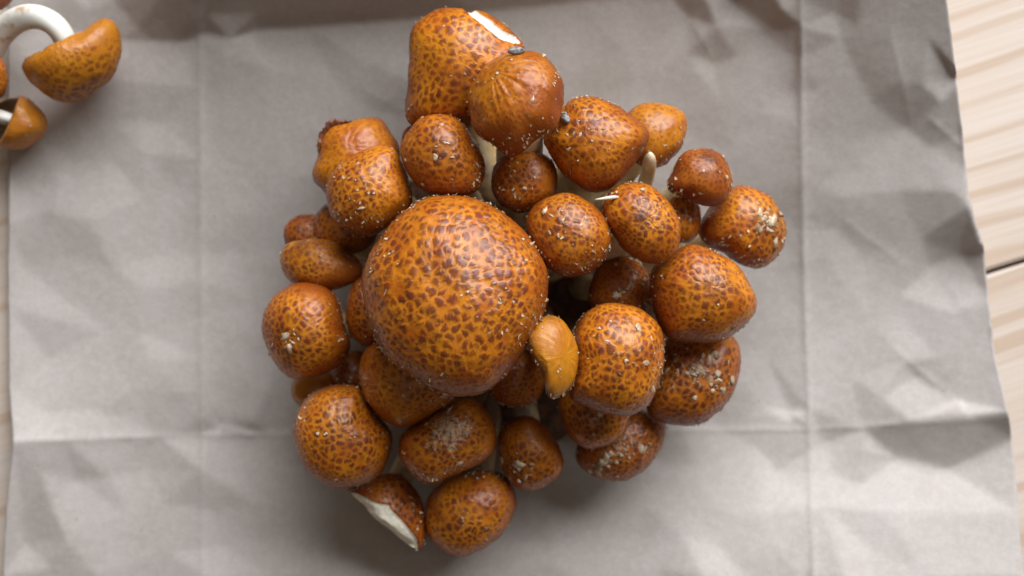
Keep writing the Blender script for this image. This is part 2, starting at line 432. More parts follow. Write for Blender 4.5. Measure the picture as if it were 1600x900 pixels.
def paper_z(px, py):
    j = int(np.clip(round((py - gy[0]) / STEP), 0, ny - 1)); i = int(np.clip(round((px - gx[0]) / STEP), 0, len(gx) - 1))
    return Z[j, i] * .001 + .0004

# ------------------------------------------------------------------ mushroom builders
def outline_fn(poly, cx, cy):
    p = np.array(poly, float)
    # resample the polygon densely, then radius by angle
    t = np.linspace(0, 1, 12, endpoint=False)[None, :, None]
    p0, p1, p2, p3 = (np.roll(p, k_, 0)[:, None, :] for k_ in (1, 0, -1, -2))
    d = (.5 * (2 * p1 + (p2 - p0) * t + (2 * p0 - 5 * p1 + 4 * p2 - p3) * t ** 2 + (3 * p1 - p0 - 3 * p2 + p3) * t ** 3)).reshape(-1, 2)
    a = np.arctan2(d[:, 1] - cy, d[:, 0] - cx); r = np.hypot(d[:, 0] - cx, d[:, 1] - cy)
    o = np.argsort(a); a, r = a[o], r[o]
    g = np.linspace(-math.pi, math.pi, 181)[:-1]
    rr = np.interp(g, np.concatenate([a - 2 * math.pi, a, a + 2 * math.pi]), np.tile(r, 3))
    k_ = np.exp(-.5 * (np.arange(-9, 10) / 3.4) ** 2); k_ /= k_.sum()
    return g, np.convolve(np.concatenate([rr[-9:], rr, rr[:9]]), k_, 'valid')

CAPS = {}
def build_cap(key, poly, zc, apex, parent, mat, tall=.86, seed=0, spots=1.0, spotdens=1.0, umbo=0.0, scurf=None,
              flesh=None, lump=.035, wrinkle=0.0, up=None, cavity=False, slab=None, tone=None, stains=(), name="cap"):
    r = np.random.default_rng(1000 + seed)
    p = np.array(poly, float)
    cx, cy = (p[:, 0].min() + p[:, 0].max()) / 2, (p[:, 1].min() + p[:, 1].max()) / 2
    g, target = outline_fn(p, cx, cy)
    Rpx = target.mean()
    zs = (H - zc) / FPX
    R = Rpx * zs
    ctr = P(cx, cy, zc)
    ax = np.array([(apex[0] - cx) / Rpx, -(apex[1] - cy) / Rpx, 0.0])
    l = min(np.hypot(ax[0], ax[1]), .985); n0 = np.hypot(ax[0], ax[1]) or 1
    ax[:2] *= l / n0; ax[2] = math.sqrt(1 - l * l)
    if up is not None: ax = np.array(up, float); ax /= np.linalg.norm(ax)
    # mesh density follows the size in the picture
    row = Rpx * .64
    nth = int(np.clip(row * 2.9 / 1.15, 44, 260)); naz = int(np.clip(row * 6.283 / 1.2, 96, 560))
    th = np.linspace(0.0008, math.pi * .985, nth); az = np.linspace(0, 2 * math.pi, naz, endpoint=False)
    TH_, AZ = np.meshgrid(th, az, indexing='ij'); TH_, AZ = TH_.ravel(), AZ.ravel()
    tm = math.radians(112)
    rho = np.sin(TH_) ** .94; h = np.cos(TH_) * tall
    # rolled-in margin and hollow below
    lo = TH_ > tm
    u = np.clip((TH_ - tm) / (math.pi * .985 - tm), 0, 1)
    rho_m, h_m = math.sin(tm) ** .94, math.cos(tm) * tall
    dep = .62 if cavity else .22
    roll = np.sin(np.clip(u / .22, 0, 1) * math.pi) * .055
    rho = np.where(lo, rho_m * (1 - u) ** (.80) * (1 - .10 * sstep(0, .2, u)) + .02, rho)
    h = np.where(lo, h_m - roll + dep * sstep(.10, .95, u), h)
    loc = np.stack([rho * np.cos(AZ), rho * np.sin(AZ), h], -1)
    # lobes and dents
    ns, ns2 = Sines(r), Sines(r)
    loc *= (1 + lump * ns(loc, 1.9) + lump * .45 * ns2(loc, 4.2))[:, None]
    # map coordinates of the skin in mm (equal distance from the apex)
    mp = np.stack([TH_ * np.cos(AZ), TH_ * np.sin(AZ)], -1) * R * 1000
    # rotate to the axis
    zax = ax; t0 = np.array([0, 0, 1.0]) if abs(ax[2]) < .8 else np.array([1.0, 0, 0])
    xax = np.cross(t0, zax); xax /= np.linalg.norm(xax); yax = np.cross(zax, xax)
    W = loc @ np.stack([xax, yax, zax]) * R
    v = W + ctr
    # fit the outline seen in the photograph, keeping heights
    for _ in range(4):
        px, py = proj(v)
        a = np.arctan2(py - cy, px - cx); rad = np.hypot(px - cx, py - cy)
        b = ((a + math.pi) / (2 * math.pi) * 90).astype(int) % 90
        mx = np.zeros(90); np.maximum.at(mx, b, rad)
        k_ = np.exp(-.5 * (np.arange(-6, 7) / 2.0) ** 2); k_ /= k_.sum()
        mx = np.convolve(np.concatenate([mx[-6:], mx, mx[:6]]), k_, 'valid')
        ga = (np.arange(90) + .5) / 90 * 2 * math.pi - math.pi
        tg = np.interp(ga, np.append(g, math.pi), np.append(target, target[0]))
        s = tg / mx; sm = s.mean()
        sv = np.interp(a, np.concatenate([[ga[-1] - 2 * math.pi], ga, [ga[0] + 2 * math.pi]]), np.concatenate([[s[-1]], s, [s[0]]]))
        sv = sm + (sv - sm) * sstep(.0, .8, rad / np.interp(a, np.append(g, math.pi), np.append(target, target[0])))
        v[:, :2] = ctr[:2] + (v[:, :2] - ctr[:2]) * sv[:, None]
    # scales on the skin
    sp_mm = (6.4 + .088 * Rpx) * zs * 1000 / math.sqrt(spotdens)
    lim = math.radians(116) * R * 1000
    # scales stand in loose rings round the apex, smaller and closer towards the margin
    acc = [(r.normal() * sp_mm * .2, r.normal() * sp_mm * .2)]; rad_ = sp_mm * .75
    while rad_ < lim:
        sl = sp_mm * (.88 - .36 * float(sstep(.40, .80, rad_ / lim)))
        m_ = max(4, int(2 * math.pi * rad_ / (sl * 1.02))); ph = r.uniform(0, 6.28)
        for q in range(m_):
            a_ = ph + q / m_ * 6.2832; ja, jb = r.normal(size=2) * sl * .24
            if r.random() < .93: acc.append(((rad_ + ja) * math.cos(a_) - jb * math.sin(a_), (rad_ + ja) * math.sin(a_) + jb * math.cos(a_)))
        rad_ += sl * .88
    acc = np.array(acc)
    wn1, wn2 = Sines(r, 9), Sines(r, 9)
    m3 = np.column_stack([mp, np.zeros(len(mp))])
    wm = mp + np.stack([wn1(m3, 1.7), wn2(m3, 1.7)], -1) * sp_mm * .20 + np.stack([wn2(m3, 5.0), wn1(m3, 5.2)], -1) * sp_mm * .10
    size = np.clip(r.lognormal(-.50, .30, len(acc)), .30, .95) * sp_mm * (1 - .24 * sstep(.35, .75, np.hypot(*acc.T) / lim)); stren = np.where(r.random(len(acc)) < .16, r.uniform(.1, .45, len(acc)), np.clip(r.normal(.95, .2, len(acc)), .3, 1.2))
    spot = np.zeros(len(v)); cell = np.zeros(len(v)); near = np.zeros(len(v))
    for c0 in range(0, len(v), 8000):
        w_ = wm[c0:c0 + 8000]
        D = np.sqrt(np.maximum((w_ ** 2).sum(1)[:, None] + (acc ** 2).sum(1)[None] - 2 * w_ @ acc.T, 0))
        i1 = D.argmin(1); ar = np.arange(len(w_)); F1 = D[ar, i1]; D[ar, i1] = 1e9; i2 = D.argmin(1); F2 = D[ar, i2]; D[ar, i2] = 1e9; i3 = D.argmin(1); F3 = D[ar, i3]
        s1 = np.maximum.reduce([sstep(1.30, .0, f_ / size[i_]) * stren[i_] for f_, i_ in ((F1, i1), (F2, i2), (F3, i3))]) * (.72 + .28 * sstep(-.02, .34, (F2 - F1) / sp_mm))
        cell[c0:c0 + 8000] = sstep(.02, .50, (F2 - F1) / sp_mm) * sstep(1.9, .7, F1 / size[i1]) * .8
        spot[c0:c0 + 8000] = s1; near[c0:c0 + 8000] = F1 / sp_mm
    bald = np.clip(1.0 + .50 * Sines(r)(m3 / (R * 1000), 2.0), .5, 1.05)
    und = sstep(.02, .16, np.clip((TH_ - tm) / (math.pi - tm), 0, 1))
    crown = float(r.uniform(.35, .70)) if key != 'great' else .35
    spot = spot * bald * spots * (1 - und) * (1 - crown * sstep(.40 if key != 'great' else .7, 1.15, TH_)); cell = np.clip(cell * (bald * .6 + .4) * min(1, spots + .1), 0, 1) * (1 - und)
    px, py = proj(v)
    # normals of the smooth form
    F = grid_faces(nth, naz, True)
    def normals(v):
        G = v.reshape(nth, naz, 3)
        du = np.gradient(G, axis=0); dw = np.roll(G, -1, 1) - np.roll(G, 1, 1)
        n = np.cross(du, dw).reshape(-1, 3); n /= np.linalg.norm(n, axis=1)[:, None] + 1e-12
        if (n * (v - ctr)).sum(1).mean() < 0: n = -n
        return n
    N = normals(v)
    disp = (spot * .7 + cell * .6 - .5) * .00020 * min(1.0, R / .016)
    m3w = m3
    disp = disp + (.00012 * Sines(r, 10)(m3w, 1.1) + .00030 * Sines(r, 10)(m3w, .42)) * (1 - und)
    if wrinkle:
        rad_w = Sines(r, 9)(np.column_stack([np.cos(AZ) * 10, np.sin(AZ) * 10, TH_ * 2.2]), 1.9)
        disp = disp + wrinkle * rad_w * sstep(.03, .5, TH_) * sstep(1.9, .8, TH_)
    fl = np.zeros(len(v))
    if flesh is not None:
        fl = flesh(px, py, v, ctr) * (N[:, 2] > -.3)
        nz = .5 + .5 * Sines(r, 9)(v * 1000, 1.2)
        fl = np.clip(fl + (nz - .5) * .35 * (fl > .05) * (fl < .95), 0, 1)
        if slab is not None:
            d_ = np.clip(py - np.interp(px, slab[:, 0], slab[:, 1]), 0, 60)
            v[:, 2] += (np.maximum(v[:, 2], ctr[2] + slab[0, 2] - slab[0, 3] * d_ * zs) - v[:, 2]) * fl * sstep(1.85, 1.40, TH_)
            N = normals(v)
        disp = disp - .0011 * sstep(.35, .75, fl) - fl * .0003 * nz
        spot = spot * (1 - fl)
    um = np.maximum(umbo * np.exp(-(TH_ / .36) ** 2), (r.uniform(.25, .6) if spots > .5 and key != 'great' else .12) * np.exp(-(TH_ / .52) ** 2)) * (.45 + .55 * np.clip(cell * 1.3, 0, 1))
    for (sx, sy, sr, sa) in stains: um = np.maximum(um, sa * np.exp(-(np.hypot(px - sx, py - sy) / sr) ** 2) * (1 - und))
    scf = np.zeros(len(v))
    if scurf is not None:
        for (sx, sy, sr, sa) in scurf:
            scf = np.maximum(scf, sa * np.exp(-(np.hypot(px - sx, py - sy) / sr) ** 2))
        scf *= 1 - und
    v = v + N * disp[:, None]
    zmin = v[:, 2].min()
    # caps closing the poles
    n = len(v)
    vv = v
    def ext(a): return a
    seedv = np.full((n, 1), seed * 13.7)
    capco = np.hstack([mp, seedv]); streak = np.column_stack([np.cos(AZ) * 6, np.sin(AZ) * 6, TH_ * .9 + seed * 3.1])
    flip = ((np.cross(v[F[:, 1]] - v[F[:, 0]], v[F[:, 3]] - v[F[:, 0]]) * N[F[:, 0]]).sum(1).mean() < 0)
    if flip: F = F[:, ::-1]
    me_faces = F
    o = link_mesh(name, vv, me_faces, mat, parent,
                  {"capco": capco, "streak": streak,
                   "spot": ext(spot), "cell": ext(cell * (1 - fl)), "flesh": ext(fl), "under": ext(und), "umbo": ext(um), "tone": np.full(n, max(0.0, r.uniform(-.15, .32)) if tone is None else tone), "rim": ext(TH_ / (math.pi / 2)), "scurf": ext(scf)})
    info = dict(obj=o, v=v, N=normals(v), px=px, py=py, th=TH_, az=AZ, spot=spot, und=und, ctr=ctr, ax=ax, R=R, Rpx=Rpx, acc=acc, mp=mp, cx=cx, cy=cy, fl=fl, near=near)
    CAPS[key] = info
    return info

def build_flakes(info, parent, n_flake, n_chunk, r, size=1.0, chunk_at=None, chunk_r=.4, name="veil_flakes", chunk_size=1.0):
    """little curled cream remnants of veil standing on the skin"""
    v, N, th = info["v"], info["N"], info["th"]
    ax = info["ax"]
    V, F = [], []
    ok = (info["und"] < .4) & (info["fl"] < .2)
    w = (np.sin(th) * (.18 + 1.5 * sstep(.8, 1.5, th))) * ok * (N[:, 2] > -.35)
    # flakes sit on the dark scales
    w = w * (.25 + info["spot"]) * np.clip(.25 + 1.6 * Sines(r, 8)(v * 1000, .16), .06, 2); w /= w.sum()
    for i in r.choice(len(v), n_flake, p=w):
        n = N[i]; p = v[i]
        t = -ax - n * (-ax @ n); t /= np.linalg.norm(t) + 1e-9
        s = np.cross(n, t)
        ang = r.normal() * .7; t, s = t * math.cos(ang) + s * math.sin(ang), s * math.cos(ang) - t * math.sin(ang)
        L = min(2.0, r.lognormal(-.35, .45)) * .00078 * size; Wd = r.uniform(.25, .85) * .00072 * size
        lift = r.uniform(.05, .75); b = len(V)
        prof = [(-.35, 1.0), (.15, .9), (.65, .6), (1.0, .12)]
        for k_, (a, wd) in enumerate(prof):
            hgt = .00006 + lift * L * max(a, 0) ** 1.6
            c = p + t * L * a + n * hgt
            V += [c - s * Wd * wd * r.uniform(.6, 1.3) + n * .00003, c + n * .00016 * wd, c + s * Wd * wd * r.uniform(.6, 1.3) + n * r.uniform(0, .0003)]
        for k_ in range(3):
            q = b + k_ * 3
            F += [(q, q + 1, q + 4, q + 3), (q + 1, q + 2, q + 5, q + 4)]
    if n_chunk:
        if chunk_at is None: wc = np.exp(-(th / chunk_r) ** 2) * ok * np.sin(th)
        else: wc = sum(np.exp(-(np.hypot(info["px"] - x, info["py"] - y) / q) ** 2) for x, y, q in chunk_at) * ok * np.sin(th) * (N[:, 2] > 0)
        wc /= wc.sum()
        for i in r.choice(len(v), n_chunk, p=wc):
            n = N[i]; p = v[i]; t = np.cross(n, r.normal(size=3)); t /= np.linalg.norm(t); s = np.cross(n, t)
            ra = min(1.5, r.lognormal(-.45, .45)) * .00115 * chunk_size; st = r.uniform(.35, 1.0); m = 7; b = len(V)
            n = n + t * r.normal() * .35; n /= np.linalg.norm(n)
            hh = ra * r.uniform(.12, .38)
            for ring, (rr_, h_) in enumerate(((1.0, -.0001), (.85, hh * .7), (.4, hh))):
                for q in range(m):
                    a = q / m * 6.283; rj = ra * rr_ * r.uniform(.35, 1.5)
                    V.append(p + t * math.cos(a) * rj + s * math.sin(a) * rj * st + n * (h_ + r.normal() * .00006))
            V.append(p + n * hh)
            for ring in range(2):
                for q in range(m):
                    q2 = (q + 1) % m; c0 = b + ring * m
                    F.append((c0 + q, c0 + q2, c0 + m + q2, c0 + m + q))
            for q in range(m): F.append((b + 2 * m + q, b + 2 * m + (q + 1) % m, b + 3 * m))
    o = link_mesh(name, np.array(V), F, M_FLAKE, parent)
    o["kind"] = "stuff"
    return o

def bez(p0, p1, p2, p3, n):
    t = np.linspace(0, 1, n)[:, None]
    return (1 - t) ** 3 * p0 + 3 * (1 - t) ** 2 * t * p1 + 3 * (1 - t) * t * t * p2 + t ** 3 * p3

def build_tube(name, path, radii, mat, parent, r, m=20, rough=.06, pale=1.0):
    path = np.asarray(path); n = len(path); V = []
    T = np.gradient(path, axis=0); T /= np.linalg.norm(T, axis=1)[:, None]
    nrm = np.cross(T[0], [.3, .9, .1]); nrm /= np.linalg.norm(nrm)
    sn_ = Sines(r, 8)
    for i in range(n):
        nrm = nrm - T[i] * (nrm @ T[i]); nrm /= np.linalg.norm(nrm); bn = np.cross(T[i], nrm)
        a = np.linspace(0, 2 * math.pi, m, endpoint=False)
        ring = np.cos(a)[:, None] * nrm + np.sin(a)[:, None] * bn
        k_ = sn_(np.column_stack([np.cos(a) * 1.3, np.sin(a) * 1.3, np.full(m, i * 6.0 / n)]), 1.8)
        V.append(path[i] + ring * (radii[i] * (1 + rough * k_))[:, None])
    V = np.vstack(V); F = grid_faces(n, m, True).tolist()
    F.append(tuple(range(m - 1, -1, -1))); F.append(tuple(range((n - 1) * m, n * m)))
    return link_mesh(name, V, F, mat, parent, {'along': np.repeat(np.linspace(0, pale, n), m)})

def round_radii(n, r0, r1, end=3):
    q = np.linspace(r0, r1, n)
    for i in range(end):
        q[n - 1 - i] *= math.sqrt(max(.08, 1 - ((end - i) / (end + .15)) ** 2))
    return q

# ------------------------------------------------------------------ the cluster
BASE = P(800, 452, .0)
cluster = empty("mushroom_cluster", (BASE[0], BASE[1], 0))
tag(cluster, "big clump of shiny scaly orange-brown mushrooms growing together on brown paper", "mushrooms")
def flesh_line(pts, half, power=1.0):
    pts = np.array(pts, float)
    def f(px, py, v, ctr):
        best = np.full(len(px), 1e9)
        for k_ in range(len(pts) - 1):
            a, b = pts[k_], pts[k_ + 1]; d = b[:2] - a[:2]
            t = np.clip(((px - a[0]) * d[0] + (py - a[1]) * d[1]) / (d @ d), 0, 1)
            wd = a[2] + (b[2] - a[2]) * t
            best = np.minimum(best, np.hypot(px - a[0] - d[0] * t, py - a[1] - d[1] * t) / np.maximum(wd, .1))
        return sstep(1.25, .75, best)
    return f
def flesh_side(pts, soft=3.0):
    """everything on the left-hand side of an open pixel line"""
    pts = np.array(pts, float)
    def f(px, py, v, ctr):
        y = np.interp(px, pts[:, 0], pts[:, 1])
        return sstep(-soft, soft, py - y) * sstep(pts[-2, 0] + 5, pts[-2, 0] - 2, px)
    return f

G_, B_, N_ = M_CAP_GOLD, M_CAP_BROWN, M_CAP
def E(x0, y0, x1, y1, rot=0, n=20, sq=2.2):
    cx, cy, a, b = (x0 + x1) / 2, (y0 + y1) / 2, (x1 - x0) / 2, (y1 - y0) / 2
    out = []
    for k_ in range(n):
        t = k_ / n * 2 * math.pi; c, s = math.cos(t), math.sin(t)
        x = a * abs(c) ** (2 / sq) * (1 if c >= 0 else -1); y = b * abs(s) ** (2 / sq) * (1 if s >= 0 else -1)
        out.append((cx + x * math.cos(rot) - y * math.sin(rot), cy + x * math.sin(rot) + y * math.cos(rot)))
    return out

# key: outline in photo pixels, height of its middle, apex pixel, material, options, flakes, chunks, stem radius
SPEC = [
 ("great", [(565,452),(570,415),(589,377),(619,339),(657,313),(699,305),(740,309),(782,328),(820,362),(846,400),(857,437),(852,483),(839,516),(820,547),(804,573),(774,604),(744,617),(710,619),(672,607),(631,581),(600,551),(576,502)],
  .080, (702,430), N_, dict(tall=.70, spotdens=1.15, lump=.02, tone=.12), 230, 0, .0080, dict(label="largest domed cap standing over the rest of the clump")),
 ("tall", [(639,58),(650,37),(669,22),(692,13),(721,12),(744,16),(768,24),(791,40),(811,61),(819,74),(812,110),(790,160),(750,195),(700,205),(662,202),(640,193),(632,173),(634,139),(637,95)],
  .056, (712,92), N_, dict(flesh=flesh_line([(726,13,2.5),(745,23,6.0),(765,38,7.0),(785,54,7.0),(803,61,6.0),(812,66,2.0)], 1), spots=.9, lump=.02, stains=[(725,128,24,.6),(705,110,16,.4)]), 60, 4, .0065, dict(label="tall cap split open along a pale crack")),
 ("wrinkled", [(779,87),(802,81),(831,80),(854,91),(873,113),(882,136),(880,167),(869,196),(846,214),(828,231),(808,244),(791,243),(770,228),(744,208),(733,179),(731,153),(741,124),(756,104)],
  .078, (768,116), N_, dict(spots=.55, wrinkle=.00020), 70, 8, .0085, dict(label="drop-shaped cap wrinkled around its tip")),
 ("c4", [(626,231),(637,205),(658,185),(684,178),(707,182),(727,196),(739,214),(756,245),(757,275),(745,298),(715,308),(680,306),(650,290),(632,262)],
  .068, (686,228), N_, dict(umbo=.3), 80, 8, .0055, {}),
 ("c5", E(768,232,872,332), .060, (818,276), B_, dict(spots=.8), 45, 8, .005, {}),
 ("c6", [(848,212),(862,185),(884,163),(902,151),(934,152),(962,164),(987,179),(1008,196),(1015,216),(1008,234),(991,259),(969,284),(952,296),(923,300),(898,287),(877,269),(859,244),(850,227)],
  .066, (908,212), N_, dict(lump=.03), 70, 9, .0095, {}),
 ("c7", [(978,180),(998,163),(1026,160),(1051,166),(1069,179),(1074,198),(1067,227),(1051,248),(1030,262),(1000,259),(978,235),(970,205)],
  .048, (1030,182), G_, dict(spots=.55, wrinkle=.00010), 25, 0, .005, {}),
 ("c8", [(1042,287),(1051,266),(1062,245),(1080,234),(1108,233),(1129,244),(1142,269),(1144,294),(1133,316),(1112,323),(1087,317),(1065,308),(1048,301)],
  .058, (1106,254), B_, dict(umbo=.95, spots=1.0, wrinkle=.00012, tone=.3, stains=[(1108,252,17,.9)]), 45, 3, .0045, {}),
 ("c9", [(1142,294),(1161,289),(1190,298),(1211,316),(1227,348),(1228,376),(1211,404),(1186,420),(1158,415),(1126,394),(1097,376),(1094,348),(1112,318)],
  .042, (1192,346), N_, dict(umbo=.5, scurf=[(1195,350,26,.42)], stains=[(1205,352,26,.7)]), 60, 26, .0055, dict(label="cap with a dense patch of pale warts")),
 ("c10", E(1038,300,1096,380), .048, (1070,328), N_, dict(umbo=.5), 30, 7, .004, {}),
 ("c11", [(941,326),(948,305),(966,289),(991,284),(1019,291),(1044,314),(1062,344),(1065,372),(1055,397),(1033,412),(1005,410),(976,392),(959,369),(945,348)],
  .070, (1006,340), N_, dict(umbo=.85, wrinkle=.00007, stains=[(1000,338,16,.8)]), 55, 2, .0075, {}),
 ("c12", [(822,340),(838,317),(863,305),(891,302),(920,314),(944,337),(956,365),(952,394),(937,415),(912,429),(884,433),(859,422),(838,398),(825,369)],
  .072, (878,352), N_, {}, 110, 8, .0085, {}),
 ("c13", [(919,458),(931,421),(950,406),(973,400),(1000,410),(1014,430),(1018,460),(1012,486),(980,500),(940,495),(921,477)],
  .046, (972,432), B_, dict(spots=1.0), 70, 14, .005, {}),
 ("c14", [(1015,430),(1029,411),(1061,388),(1085,381),(1122,395),(1155,418),(1173,444),(1183,472),(1173,500),(1145,523),(1117,535),(1075,536),(1047,530),(1029,505),(1017,472)],
  .060, (1112,448), N_, dict(umbo=.75, lump=.03, stains=[(1112,448,22,.7)]), 75, 4, .0065, {}),
 ("c15", [(896,519),(912,491),(945,474),(987,477),(1019,495),(1036,523),(1038,561),(1029,603),(1010,635),(977,650),(940,645),(903,631),(889,617),(893,580),(896,545)],
  .070, (978,545), N_, dict(umbo=.3), 80, 14, .0065, {}),
 ("c16", [(821,528),(828,514),(842,500),(856,493),(879,500),(898,528),(904,561),(896,598),(875,619),(856,621),(851,603),(844,579),(828,556)],
  .083, (890,552), M_CAP_LOOSE, dict(spots=.3, tone=.22, stains=[(822,535,14,.95),(828,562,13,.95),(844,588,11,.9),(854,612,13,.95),(862,495,12,.6)], lump=.045, tall=.7, wrinkle=.00012, scurf=[(822,540,12,.62),(834,572,11,.66),(850,606,13,.72)]), 40, 0, .004, dict(label="small smooth yellow-orange cap turned on its side")),
 ("c17", [(1010,640),(1012,600),(1025,560),(1045,530),(1090,515),(1135,520),(1154,536),(1159,565),(1151,603),(1127,640),(1099,661),(1066,666),(1029,658)],
  .040, (1088,582), B_, dict(scurf=[(1085,580,34,.5),(1050,600,24,.4),(1120,590,24,.4)]), 70, 46, .006, dict(label="russet cap crusted with pale scurf")),
 ("c18", [(872,640),(880,615),(920,600),(960,612),(982,645),(982,662),(973,682),(945,698),(917,701),(889,682)],
  .046, (926,652), N_, {}, 50, 4, .0045, {}),
 ("c19", [(900,705),(915,665),(950,640),(1005,640),(1036,655),(1041,675),(1033,703),(1010,733),(973,752),(935,748),(907,729)],
  .029, (975,702), B_, dict(scurf=[(975,700,32,.5)]), 55, 36, .0055, {}),
 ("c20", [(778,681),(794,659),(819,648),(844,658),(865,681),(879,713),(876,741),(854,759),(829,767),(804,759),(787,738),(779,709)],
  .040, (818,728), N_, dict(umbo=.8, stains=[(808,735,20,.9)]), 45, 18, .005, {}),
 ("c21", [(664,809),(669,777),(691,752),(723,738),(762,734),(794,748),(807,777),(804,805),(783,837),(747,862),(719,870),(691,859),(669,837)],
  .034, (722,805), N_, dict(spots=.9), 65, 0, .006, {}),
 ("c22", [(623,702),(630,674),(662,652),(705,628),(733,622),(758,638),(774,667),(770,709),(740,729),(705,745),(673,757),(648,745),(627,723)],
  .050, (702,678), N_, dict(scurf=[(700,672,38,.66),(678,690,26,.5),(724,668,24,.5)]), 90, 16, .0055, dict(label="russet cap with a pale scurfy middle")),
 ("c23", [(541,766),(566,752),(602,739),(630,745),(652,770),(664,802),(666,837),(661,853),(650,860),(627,851),(605,832),(580,810),(560,789),(546,777)],
  .034, (640,772), B_, dict(flesh=flesh_side([(535,768),(559,771),(573,778),(588,785),(608,788),(614,798),(627,811),(643,830),(653,843),(659,885)], 2.0), lump=.02, slab=np.array([(535,768,.0058,.16),(559,771,0,0),(573,778,0,0),(588,785,0,0),(608,788,0,0),(614,798,0,0),(627,811,0,0),(643,830,0,0),(653,843,0,0),(659,885,0,0)])), 40, 2, .005, dict(label="broken cap showing white flesh along its torn edge")),
 ("c24", [(458,676),(464,644),(486,616),(518,602),(558,604),(574,624),(594,652),(612,680),(608,716),(590,744),(558,760),(522,762),(486,744),(466,712)],
  .050, (540,672), N_, dict(umbo=.25), 80, 5, .006, {}),
 ("c25", [(561,588),(564,560),(580,538),(620,528),(680,540),(712,575),(715,610),(708,626),(680,645),(651,661),(623,668),(595,652),(573,627)],
  .056, (632,600), N_, dict(spots=.8), 80, 3, .006, {}),
 ("c26", [(408,516),(412,488),(430,460),(458,444),(486,442),(514,452),(530,472),(540,508),(548,540),(534,568),(506,584),(470,593),(442,582),(420,552)],
  .050, (456,524), N_, dict(umbo=.2), 70, 13, .006, {}),
 ("c27", E(540,428,620,542), .050, (575,485), B_, {}, 50, 2, .005, {}),
 ("c28", [(438,405),(448,382),(474,373),(503,373),(532,382),(557,402),(566,421),(554,440),(528,452),(496,456),(461,444),(445,431)],
  .044, (478,392), G_, dict(spots=.9, stains=[(470,385,14,.8),(455,395,9,.6)]), 25, 0, .005, {}),
 ("c29", E(443,334,515,400), .030, (470,352), B_, {}, 20, 0, .0045, {}),
 ("c30", E(490,312,590,398), .036, (530,345), B_, {}, 35, 0, .005, {}),
 ("c31", [(488,269),(495,244),(500,221),(515,200),(538,191),(570,182),(596,187),(615,211),(624,231),(620,265),(595,295),(555,318),(520,316),(506,302),(493,286)],
  .044, (545,232), N_, dict(spots=.5, tone=.15, wrinkle=.00010), 28, 0, .005, dict(label="smooth golden cap with a ragged torn rim")),
 ("c32", [(509,295),(516,273),(535,253),(561,237),(590,225),(616,231),(632,263),(645,302),(638,328),(609,354),(590,366),(567,368),(541,358),(519,344),(510,318)],
  .062, (568,278), N_, dict(umbo=.2), 75, 3, .006, {}),
 ("c33", E(762,545,852,636), .048, (806,592), B_, dict(spots=.7), 40, 3, .0045, {}),
 ("c34", E(454,578,540,640), .030, (490,600), G_, dict(spots=.1), 20, 0, .0045, {}),
 ("c35", E(515,548,590,620), .033, (550,580), B_, dict(spots=.8), 50, 6, .0045, {}),
 ("c36", E(626,195,668,260), .048, (640,220), B_, {}, 12, 0, .004, {}),
]
CHUNKS = {"c20": [(808, 738, 18), (820, 725, 12)], "c26": [(452, 530, 14)], "c22": [(705, 675, 26)], "c17": [(1090, 575, 30), (1050, 600, 20), (1125, 595, 16)],
          "c19": [(975, 705, 30), (930, 725, 20)], "c9": [(1195, 345, 20), (1205, 375, 14)], "c13": [(980, 430, 22)]}
